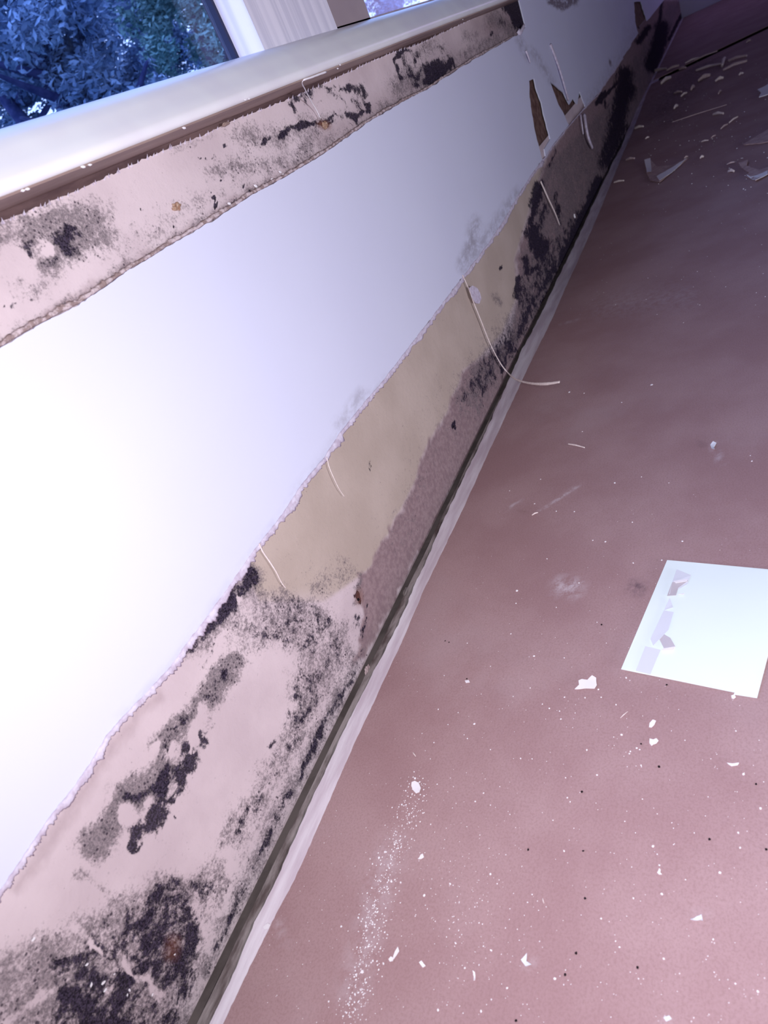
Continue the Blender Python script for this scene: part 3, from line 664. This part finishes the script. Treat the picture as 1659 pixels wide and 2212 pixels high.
# ------------------------------------------------------------------ SHEET OF PAPER WITH TAPE
pr = empty('paper_sheet', F(1500, 1360)+(.003,))
tag(pr, 'white rectangular sheet of paper with old tape along its edge lying on the brown board', 'paper')
pinv = Matrix.Translation(-Vector(pr.location))
A, B_, C_ = F(1442,1213), F(1343,1449), F(1636,1511)
Dd = (A[0]+C_[0]-B_[0]+.0, A[1]+C_[1]-B_[1])
Cn = F(1588,1499); Cn2 = F(1586,1503)
pout = [A, B_, Cn, Cn2, C_, Dd]
o, _u = sheet('paper', pout, PAPER, lambda u, v, k: (u, v, .0026-.0008*k+.0010*max(0, mnoise.noise((u*9, v*9, 4)))), .001, pr,
              gridpts(pout, .012, min(p[0] for p in pout), max(p[0] for p in pout), min(p[1] for p in pout), max(p[1] for p in pout)))
o.matrix_parent_inverse = pinv
def on_paper(pts, z=.0040): return [F(*p, z) for p in pts]
TAPE2 = mat('tape_tan', (.55, .50, .55), .2, .5)
TAPE3 = mat('tape_lavender', (.72, .74, .84), .3, .5)
for pts, m_ in (([(1462,1230),(1493,1243),(1484,1262),(1446,1284),(1441,1286),(1452,1258)], TAPE3), ([(1452,1258),(1487,1254),(1465,1270),(1460,1286),(1441,1287)], TAPE2), ([(1447,1292),(1454,1312),(1434,1318)], TAPE3),
                ([(1434,1318),(1455,1322),(1444,1360),(1411,1395),(1405,1380)], TAPE3), ([(1394,1396),(1427,1404),(1405,1457),(1373,1449)], TAPE3), ([(1422,1376),(1435,1370),(1448,1378),(1459,1397),(1434,1400)], TAPE2)):
    q, _u = sheet('tape', on_paper(pts), m_, lambda u, v, k: (u, v, .0040+.0012*mnoise.noise((u*60, v*60, 2))*(1-k)-.0003*k), .0003, pr)
    q.matrix_parent_inverse = pinv
for pts in ([(1430,1402),(1459,1397),(1455,1405),(1432,1406)], [(1455,1256),(1485,1251),(1484,1256),(1460,1260)], [(1464,1284),(1479,1282),(1477,1285)]):
    q, _u = sheet('tape', on_paper(pts, .005), WHITE, lambda u, v, k: (u, v, .0056-.0004*k), .0003, pr); q.matrix_parent_inverse = pinv

# ------------------------------------------------------------------ PAINT FLAKES AND CRUMBS ON THE BOARD
def flake(px_out, label, m=WHITE, name='paint_flake', cat='paint flake', lift=.0015, th=.0009, curl=0.0, group=None, parent=None):
    P = [F(*p) for p in resample(list(px_out)+[px_out[0]], 5, .6, len(label))[:-1]]
    c = (sum(p[0] for p in P)/len(P), sum(p[1] for p in P)/len(P)); s = max(math.hypot(p[0]-c[0], p[1]-c[1]) for p in P)
    loc = [(p[0]-c[0], p[1]-c[1]) for p in P]
    o, _u = sheet(name, loc, m, lambda u, v, k: (u, v, th*(1-k)+curl*(((u*u+v*v)/s/s))+.0004*mnoise.noise((u*80, v*80, 1))), th, None)
    o.location = (c[0], c[1], .0012)
    if parent:
        o.parent = parent; o.location = (c[0]-parent.location[0], c[1]-parent.location[1], .0022); return o
    return tag(o, label, cat, group)
flake([(1243,1492),(1252,1482),(1251,1473),(1258,1469),(1270,1471),(1280,1462),(1289,1467),(1290,1482),(1285,1490),(1262,1489)], 'largest white paint flake on the brown board left of the paper sheet', curl=.001)
flake([(891,1692),(898,1689),(906,1694),(910,1704),(907,1713),(900,1716),(893,1709),(890,1700)], 'round white blob of paint on the board near the white strip', curl=.0005)
flake([(1404,1608),(1404,1598),(1412,1600),(1419,1597),(1423,1602),(1418,1608),(1412,1610),(1408,1613)], 'jagged white paint flake below the elongated one, under the paper sheet')
flake([(1403,1573),(1404,1564),(1411,1557),(1417,1559),(1414,1568),(1408,1574)], 'small elongated white flake just below the paper sheet')
flake([(1571,1650),(1582,1652),(1597,1650),(1594,1655),(1580,1657),(1574,1654)], 'narrow lens-shaped white flake near the right edge below the paper sheet')
flake([(851,2068),(855,2056),(861,2047),(864,2056),(858,2066),(852,2074)], 'elongated white flake beside the dust trail near the bottom')
flake([(841,2074),(846,2068),(852,2071),(850,2078),(844,2079)], 'small white flake touching the lower end of the elongated flake')
flake([(907,2081),(912,2077),(921,2088),(915,2092)], 'small oblong white flake right of the dust trail near the bottom')
flake([(1024,2100),(1028,2103),(1029,2120),(1026,2122)], 'thin upright sliver of paint near the bottom of the board', curl=.002)
flake([(905,1858),(910,1848),(915,1846),(917,1853),(911,1857)], 'small white flake right of the middle of the dust trail')
flake([(1005,1472),(1014,1471),(1016,1476),(1007,1477)], 'small flat white flake on the board left of the largest flake')
flake([(1421,1888),(1425,1878),(1428,1881),(1427,1887),(1431,1891),(1425,1891)], 'tiny L shaped white flake in the lower right of the board')
flake([(1580,1505),(1587,1503),(1590,1508),(1585,1512),(1581,1511)], 'white crumb just under the notched lower edge of the paper sheet')
flake([(1494,1992),(1506,1982),(1517,1980),(1520,1993),(1513,1990)], 'thin translucent flake of dried paint in the lower right of the board', TAPE3, curl=.003)
flake([(1127,2076),(1140,2062),(1138,2078),(1150,2086),(1137,2090)], 'faint greyish flake stuck to the board beside a dark scrape near the bottom', TAPE3, curl=.001)
flake([(1434,2200),(1447,2196),(1452,2203),(1440,2209)], 'pale smudged flake at the very bottom edge of the picture', TAPE3)
flake([(570,2004),(580,1996),(586,1999),(580,2008),(574,2010)], 'white plaster bit on the inner edge of the board near the bottom left')
flake([(1535,964),(1541,958),(1548,960),(1543,968),(1545,976),(1538,972)], 'small curled flake on the dark board above the paper sheet', TAPE3, curl=.003)
def stick(p0, p1, r, label, group=None, m=STRAND, name='paint_sliver', cat='paint sliver', z=.0022):
    a, b = Vector(fp(*p0, z+r*.4)), Vector(fp(*p1, z+r*.4)); c = (a+b)/2
    mid = c+Vector((0, 0, r*.6)); L = [a, a.lerp(b, .3)+Vector((0, 0, r*.4)), mid, b]
    o = tube(name, [p-c for p in L], [r*.7, r, r, r*.6], m, None, 6, .6, len(label)); o.location = c; return tag(o, label, cat, group)
stick((1227,959), (1263,967), .0016, 'straight pale sliver on the dark middle of the board')
stick((1149,1113), (1162,1107), .0016, 'short pale sliver at the lower end of a long scratch in the board')
stick((1340,1551), (1356,1537), .0007, 'thin curved thread of paint below the left corner of the paper sheet')
stick((892,1626), (898,1634), .0010, 'short white sliver above the round paint blob')
stick((1172,1941), (1175,1951), .0007, 'short upright white sliver low in the middle of the board')
# far debris
KRAFT = mottled('kraft_scrap', (.40, .27, .28), (.52, .37, .38), 60, .8, 5, .3)
scrapA = flake([(1393,349),(1400,345),(1408,350),(1420,362),(1452,358),(1486,344),(1458,368),(1425,396),(1405,392),(1397,375)], 'curled tan scrap with pale edges on the board halfway to the far seam', KRAFT, 'plaster_scrap', 'plaster scrap', curl=.004, th=.002)
flake([(1419,384),(1451,365),(1484,346),(1462,366),(1426,396)], 'white torn rim', WHITE, 'torn_rim', curl=.006, parent=scrapA)
flake([(1393,350),(1406,346),(1408,376),(1398,376)], 'pale corner', WHITE, 'torn_rim', curl=.005, parent=scrapA)
flake([(1606,316),(1630,300),(1659,284),(1700,262),(1720,300),(1659,310)], 'pointed tan wedge of plaster entering at the right edge', KRAFT, 'plaster_scrap', 'plaster scrap', curl=.006, th=.003)
scrapB = flake([(1596,357),(1616,351),(1613,362),(1642,370),(1690,352),(1690,372),(1659,378),(1632,394),(1612,384),(1618,376),(1600,364)], 'ragged tan scrap at the right edge below the pointed wedge', KRAFT, 'plaster_scrap', 'plaster scrap', curl=.004, th=.003)
flake([(1613,384),(1622,386),(1640,380),(1659,373),(1659,381),(1632,395)], 'pale torn rim', WHITE, 'torn_rim', curl=.005, parent=scrapB)
flake([(1637,197),(1646,193),(1659,186),(1690,186),(1690,206),(1659,206),(1640,212),(1645,202)], 'white angular flake at the right edge below the far seam', WHITE, th=.003, curl=.004)
SG = 'pale splinters and slivers along the far seam of the board'
for k, (p0, p1, r) in enumerate([((1406,156),(1440,148),.009), ((1440,152),(1467,141),.010), ((1428,180),(1449,167),.012), ((1508,175),(1534,162),.012), ((1545,175),(1563,168),.010), ((1562,151),(1614,131),.010), ((1560,142),(1566,126),.014),
        ((1573,131),(1614,120),.008), ((1503,152),(1560,137),.007), ((1467,150),(1482,146),.008), ((1540,247),(1563,245),.006), ((1451,264),(1570,226),.0022), ((1456,234),(1464,228),.008), ((1493,193),(1500,187),.010), ((1471,208),(1484,200),.006),
        ((1456,201),(1473,198),.006), ((1371,277),(1390,273),.006), ((1352,345),(1371,342),.005), ((1326,394),(1348,390),.0035), ((1570,355),(1587,350),.003), ((1573,370),(1586,370),.005), ((1557,278),(1572,268),.004), ((1575,265),(1594,252),.004),
        ((1500,130),(1550,110),.006), ((1480,136),(1510,124),.007), ((1552,202),(1558,196),.006), ((1596,162),(1606,158),.008), ((1612,92),(1622,87),.007), ((1512,342),(1520,338),.005), ((1478,342),(1486,338),.004), ((1394,300),(1402,296),.004),
        ((1536,298),(1546,292),.003), ((1515,306),(1530,303),.003)]):
    stick(p0, p1, r, 'pale splinter or paint sliver scattered near the far board seam', SG, [STRAND, WOODC][k % 2], 'splinter', 'splinter')

# small crumbs: individual copies of four shapes
shapes = []
for k in range(5):
    rr = random.Random(40+k); n = 7
    pts = [((.6+.6*rr.random())*math.cos(2*math.pi*i/n)*(1.5 if k == 3 else 1), (.6+.6*rr.random())*math.sin(2*math.pi*i/n)) for i in range(n)]
    V = [(x, y, 0) for x, y in pts]+[(x*.85, y*.85, .5) for x, y in pts]
    Fc = [tuple(reversed(range(n))), tuple(range(n, 2*n))]+[(i, (i+1) % n, n+(i+1) % n, n+i) for i in range(n)]
    me = bpy.data.meshes.new('paint_crumb'); me.from_pydata(V, [], Fc); me.materials.append(WHITE); shapes.append(me)
CR = [(1025,1565,5),(877,1709,3.5),(819,1854,5),(832,1841,3.5),(800,1856,3),(866,1907,4),(846,1905,4),(973,1910,4.5),(917,1935,4),(775,1983,4.5),(791,2001,5),(738,2002,4),(829,2082,4.5),(783,2100,5),(985,2039,3.5),(711,2164,3.5),(947,2183,4.5),(1040,2185,4.5),
 (1062,2054,3),(1045,2045,3),(1005,2092,3.5),(1060,1889,4),(1027,1732,3.5),(1045,1714,2.5),(914,1757,3.5),(806,2076,4),(895,1668,2.5),(897,1682,5),(907,1690,3),(1606,1673,5),(1643,1747,4.5),(1226,1724,3),(1232,1733,3),(1430,1932,3.5),(1369,1941,3.5),(1555,1886,4.5),
 (1411,1829,4),(1339,2047,3.5),(1199,2115,4),(1637,2143,4.5),(1434,2072,4),(1299,1985,3),(1219,1839,4),(1290,1675,3),(1222,1681,3),(1376,1617,3.5),(1362,1624,3),(1382,1620,3),(1360,1629,2.5),(1386,1657,2.5),(1388,1727,2.5),(1420,1759,2),(1595,1800,4),(1599,1832,3),
 (1430,1211,4),(1474,1170,3.5),(1117,1277,5),(1182,1208,3.5),(1154,1418,3.5),(1219,1422,3),(1202,1313,2.5),(1251,1260,3),(1202,1105,3.5),(1368,1217,3),(1220,1507,4),(1264,1508,3.5),(1299,1507,3),(1293,1490,3.5),(1353,1465,3.5),(1361,1471,2.5),(1172,1522,3),(1187,1531,3),(1209,1537,3),
 (1331,1523,3),(1243,1541,2.5),(1212,1554,3.5),(1343,1588,4),(1326,1593,2.5),(1268,1621,3.5),(1150,1640,2.5),(1125,1639,3),(1385,1654,3),(1115,1304,3),(1104,1370,2.5),(1146,1487,3),(1109,1505,2),(1241,1106,3),(1155,1089,3),(1328,1044,3.5),(1386,1031,3),(1101,1061,2.5),
 (1445,1044,2),(1281,1168,3),(1308,1171,3),(1366,1129,3.5),(1258,933,2.5),(1343,870,2.5),(1230,848,4),(1408,832,4),(1262,850,2.5),(1624,997,3),(1621,985,2),(1168,1036,2.5),(947,1533,2.5),(938,1605,3),(1010,1596,3),(1003,1588,2),(1008,1670,2),(912,1585,2),(968,1566,2.5),
 (1330,2034,2.5),(1150,1933,2.5),(1140,1950,2.5),(1133,1978,2),(1060,2053,3),(1425,1870,3),(1420,1846,2),(1060,1740,2.5),(1102,1760,2),(1195,1773,2.5),(1240,1790,2),(1350,1775,2),(1481,1901,2.5),(1541,2030,2.5),(1380,2115,2.5),(1589,2126,3),(1062,2160,3),(1130,2170,2),
 (1096,2135,3),(1128,1872,2),(1060,1620,2.5),(1080,1700,2),(1455,1790,2),(1500,1800,2),(1600,1950,2),(1530,1722,2),(1480,1600,2),(1536,1640,2),(1590,1580,2.5),(1640,1600,2),(1650,1690,2),(1290,1345,2),(1310,1390,2),(1060,1440,2),(1010,1390,2.5),(1040,1500,2),(980,1700,2),(960,1460,2.5),(990,1540,2),(880,1780,2.5),(930,1640,2)]
base = None
for i, (px_, py_, s) in enumerate(CR):
    x, y = F(px_, py_); dist = math.sqrt(x*x+(y+D)**2+H*H); r = s*.52*dist/FPX*1.1
    o = bpy.data.objects.new('paint_crumb', shapes[i % 5]); COL.objects.link(o)
    o.location = (x, y, .0006); o.rotation_euler = (0, 0, random.uniform(0, 6.28)); o.scale = (r, r*random.uniform(.7, 1.1), r*.8)
    if py_ < 1100: ar = ('on the dark far part of the board above the paper sheet', 'crumbs on the far board')
    elif py_ < 1560 and px_ < 1250: ar = ('on the board left of the paper sheet', 'crumbs left of the paper sheet')
    elif py_ < 1560: ar = ('on the board right beside the paper sheet', 'crumbs beside the paper sheet')
    elif px_ < 950 and py_ > 1800: ar = ('in the dust trail near the bottom', 'crumbs in the dust trail')
    elif px_ < 1080: ar = ('on the board close to the dust trail', 'crumbs around the dust trail')
    elif py_ < 1800: ar = ('on the board below the paper sheet', 'crumbs below the paper sheet')
    else: ar = ('in the lower right corner of the board', 'crumbs in the lower right of the board')
    tag(o, ('larger' if s >= 4 else 'tiny')+' white paint crumb '+ar[0], 'paint crumb', ('larger ' if s >= 4 else 'tiny ')+ar[1])
# fine plaster dust: uncountable
V = []; Fc = []
def dust(px_, py_, r):
    x, y = F(px_, py_)
    if y > yat(cardw, x)-.004: return
    n = len(V); k = 5; a0 = random.random()*6
    for j in range(k): a = a0+2*math.pi*j/k; V.append((x+math.cos(a)*r*random.uniform(.6, 1.3), y+math.sin(a)*r*random.uniform(.6, 1.2), .0007))
    V.append((x, y, .0007+r*.6))
    for j in range(k): Fc.append((n+j, n+(j+1) % k, n+k))
trail = [(905,1690),(885,1740),(870,1790),(850,1850),(830,1900),(815,1960),(808,2000),(795,2050),(785,2100),(770,2150),(755,2200)]
for i in range(560):
    s = random.random()*(len(trail)-1); a = trail[int(s)]; b = trail[min(int(s)+1, len(trail)-1)]; u = s-int(s)
    dust(a[0]+(b[0]-a[0])*u+random.gauss(0, 17), a[1]+(b[1]-a[1])*u+random.gauss(0, 12), random.choice((.0004, .0005, .0007, .0009)))
for i in range(620):
    y_ = 1050+1160*random.random()**.7; x_ = random.uniform(1720-y_*.62 if y_ < 2000 else 540, 1659)
    dust(x_, y_, random.choice((.0003, .0004, .0005)))
for i in range(150):
    dust(random.gauss(1000, 60), random.gauss(1960, 90), random.choice((.0003, .0004, .0006)))
for i in range(160):
    dust(random.uniform(1400, 1659), random.uniform(120, 420), random.uniform(.001, .003))
for i in range(120):
    y_ = random.uniform(300, 700); dust(random.uniform(1330-(y_-400)*.4, 1659), y_, random.uniform(.0006, .0013))
tag(obj('plaster_dust', V, Fc, WHITE), 'fine white plaster dust sprinkled over the board in a loose trail', 'dust', kind='stuff')
V = []; Fc = []
for (px_, py_) in ((962,1385),(970,1388),(1009,1467),(1385,1608),(1257,1711),(1141,1836),(1260,1839),(1424,1657),(1633,1695),(1264,1941),(1221,2106),(1378,2091),(1533,1814),(1655,1835),(1115,2205),(1245,2060),(1440,1480),(1300,1350)):
    dust(px_, py_, .0013)
tag(obj('dirt_specks', V, Fc, DARK), 'sparse dark dirt specks dotted over the brown board', 'dirt', kind='stuff')
# white flecks on the mould at the bottom of the wall
wf = [(200,2128,.0022),(226,2124,.0025),(190,2085,.0022),(230,2140,.002),(282,2140,.0022),(278,2150,.0015),(332,2150,.0015),(380,2063,.0015),(75,2030,.002),(250,2105,.0014)]
for i, (a, b, r) in enumerate(wf):
    q = W(a, b); o = bpy.data.objects.new('paint_crumb', shapes[i % 5]); COL.objects.link(o); o.location = (q[0], .0018, q[1])
    o.rotation_euler = (math.pi/2, random.uniform(0, 3), 0); o.scale = (r*.5, r*.9, r*.6); tag(o, 'tiny white paint fleck clinging to the black mould at the bottom left', 'paint crumb', 'white flecks on the nearest black mould')
for i, (a, b) in enumerate(((612,378),(588,388),(605,372),(552,402),(555,440),(790,262),(495,440))):
    q = W(a, b); o = bpy.data.objects.new('paint_crumb', shapes[i % 5]); COL.objects.link(o); o.location = (q[0], .0, q[1])
    o.rotation_euler = (math.pi/2, .5, 0); o.scale = (.0032, .0016, .0015); tag(o, 'white paint fragment on the torn lower edge of the groove', 'paint crumb', 'paint fragments along the groove edge')
for i, (a, b) in enumerate(((50,411),(60,408),(195,356),(398,276),(530,215),(538,213),(735,140),(730,148),(180,360),(1000,42))):
    q = W(a, b, -.0605); o = bpy.data.objects.new('paint_crumb', shapes[i % 5]); COL.objects.link(o); o.location = (q[0], -.0600, q[1])
    o.rotation_euler = (math.pi/2, .2, 0); o.scale = (.0024, .001, .0015); tag(o, 'white paint nib clinging to the lower edge of the window sill', 'paint crumb', 'paint nibs under the sill edge')

# ------------------------------------------------------------------ TREES OUTSIDE
def tree(x, y, h, r, label, m, seed, zc, nl=20000):
    rr = random.Random(seed); root = empty('tree', (x, y, -.45)); tag(root, label, 'tree', None)
    inv = Matrix.Translation((-x, -y, .45))
    tk = tube('trunk', [(x, y, -.45), (x+.1, y, h*.3), (x-.1, y+.1, h*.6), (x+.1, y, h*.95)], [.16, .12, .08, .02], BARK, root, 8); tk.matrix_parent_inverse = inv
    for k in range(9):
        z = h*(.25+.07*k); a = rr.random()*6.28; L = r*(.9-.05*k)
        b = tube('branch', [(x, y, z), (x+math.cos(a)*L*.5, y+math.sin(a)*L*.5, z+L*.25), (x+math.cos(a)*L, y+math.sin(a)*L, z+L*.55)], [.05, .035, .012], BARK, root, 6); b.matrix_parent_inverse = inv
    V = []; Fc = []
    cl_ = [(Vector((rr.uniform(-1, 1), rr.uniform(-1, 1), rr.uniform(-1, 1))).normalized()*r*rr.random()**.5*.85, r*rr.uniform(.12, .28)) for _ in range(70)]
    for i in range(nl):
        c_, cr = cl_[i % len(cl_)]; d = Vector((rr.gauss(0, 1), rr.gauss(0, 1), rr.gauss(0, 1))).normalized()*cr*rr.random()**.4
        p = Vector((x, y, zc))+Vector((c_.x, c_.y, c_.z*1.25))+d; s = rr.uniform(.022, .05)*(1 if zc < 3.2 else 1.6)
        a = Vector((rr.gauss(0, 1), rr.gauss(0, 1), rr.gauss(0, .6))).normalized(); b = a.cross(Vector((rr.gauss(0, 1), rr.gauss(0, 1), 1))).normalized()
        n = len(V); V += [p-a*s, p-b*s*.4+a*.0, p+a*s, p+b*s*.4]; Fc.append((n, n+1, n+2, n+3))
    f = obj('foliage', V, Fc, m, root); f.matrix_parent_inverse = inv
def viewpt(px_, py_, y):
    q = W(px_, py_, y); return q
specs = [(120, 120, 4.2, .95, 'nearest dense blue green tree outside on the left of the large window pane', LEAF, 1), (455, 60, 5.0, 1.15, 'greener tree outside next to the white window casing', LEAFG, 3),
         (300, 60, 9.5, 1.6, 'tall tree crown outside rising between and behind the two nearest trees', LEAF, 4), (-60, 60, 8.0, 1.3, 'distant tree outside at the far left edge of the window view', LEAF, 5),
         (840, 10, 9.0, 1.2, 'hazy tree outside seen through the second window pane', LEAF, 6)]
for (a, b, y, r, lab, m_, sd) in specs:
    q = viewpt(a, b, y); tree(q[0], y, q[1]+r*1.0, r, lab, m_, sd, q[1])
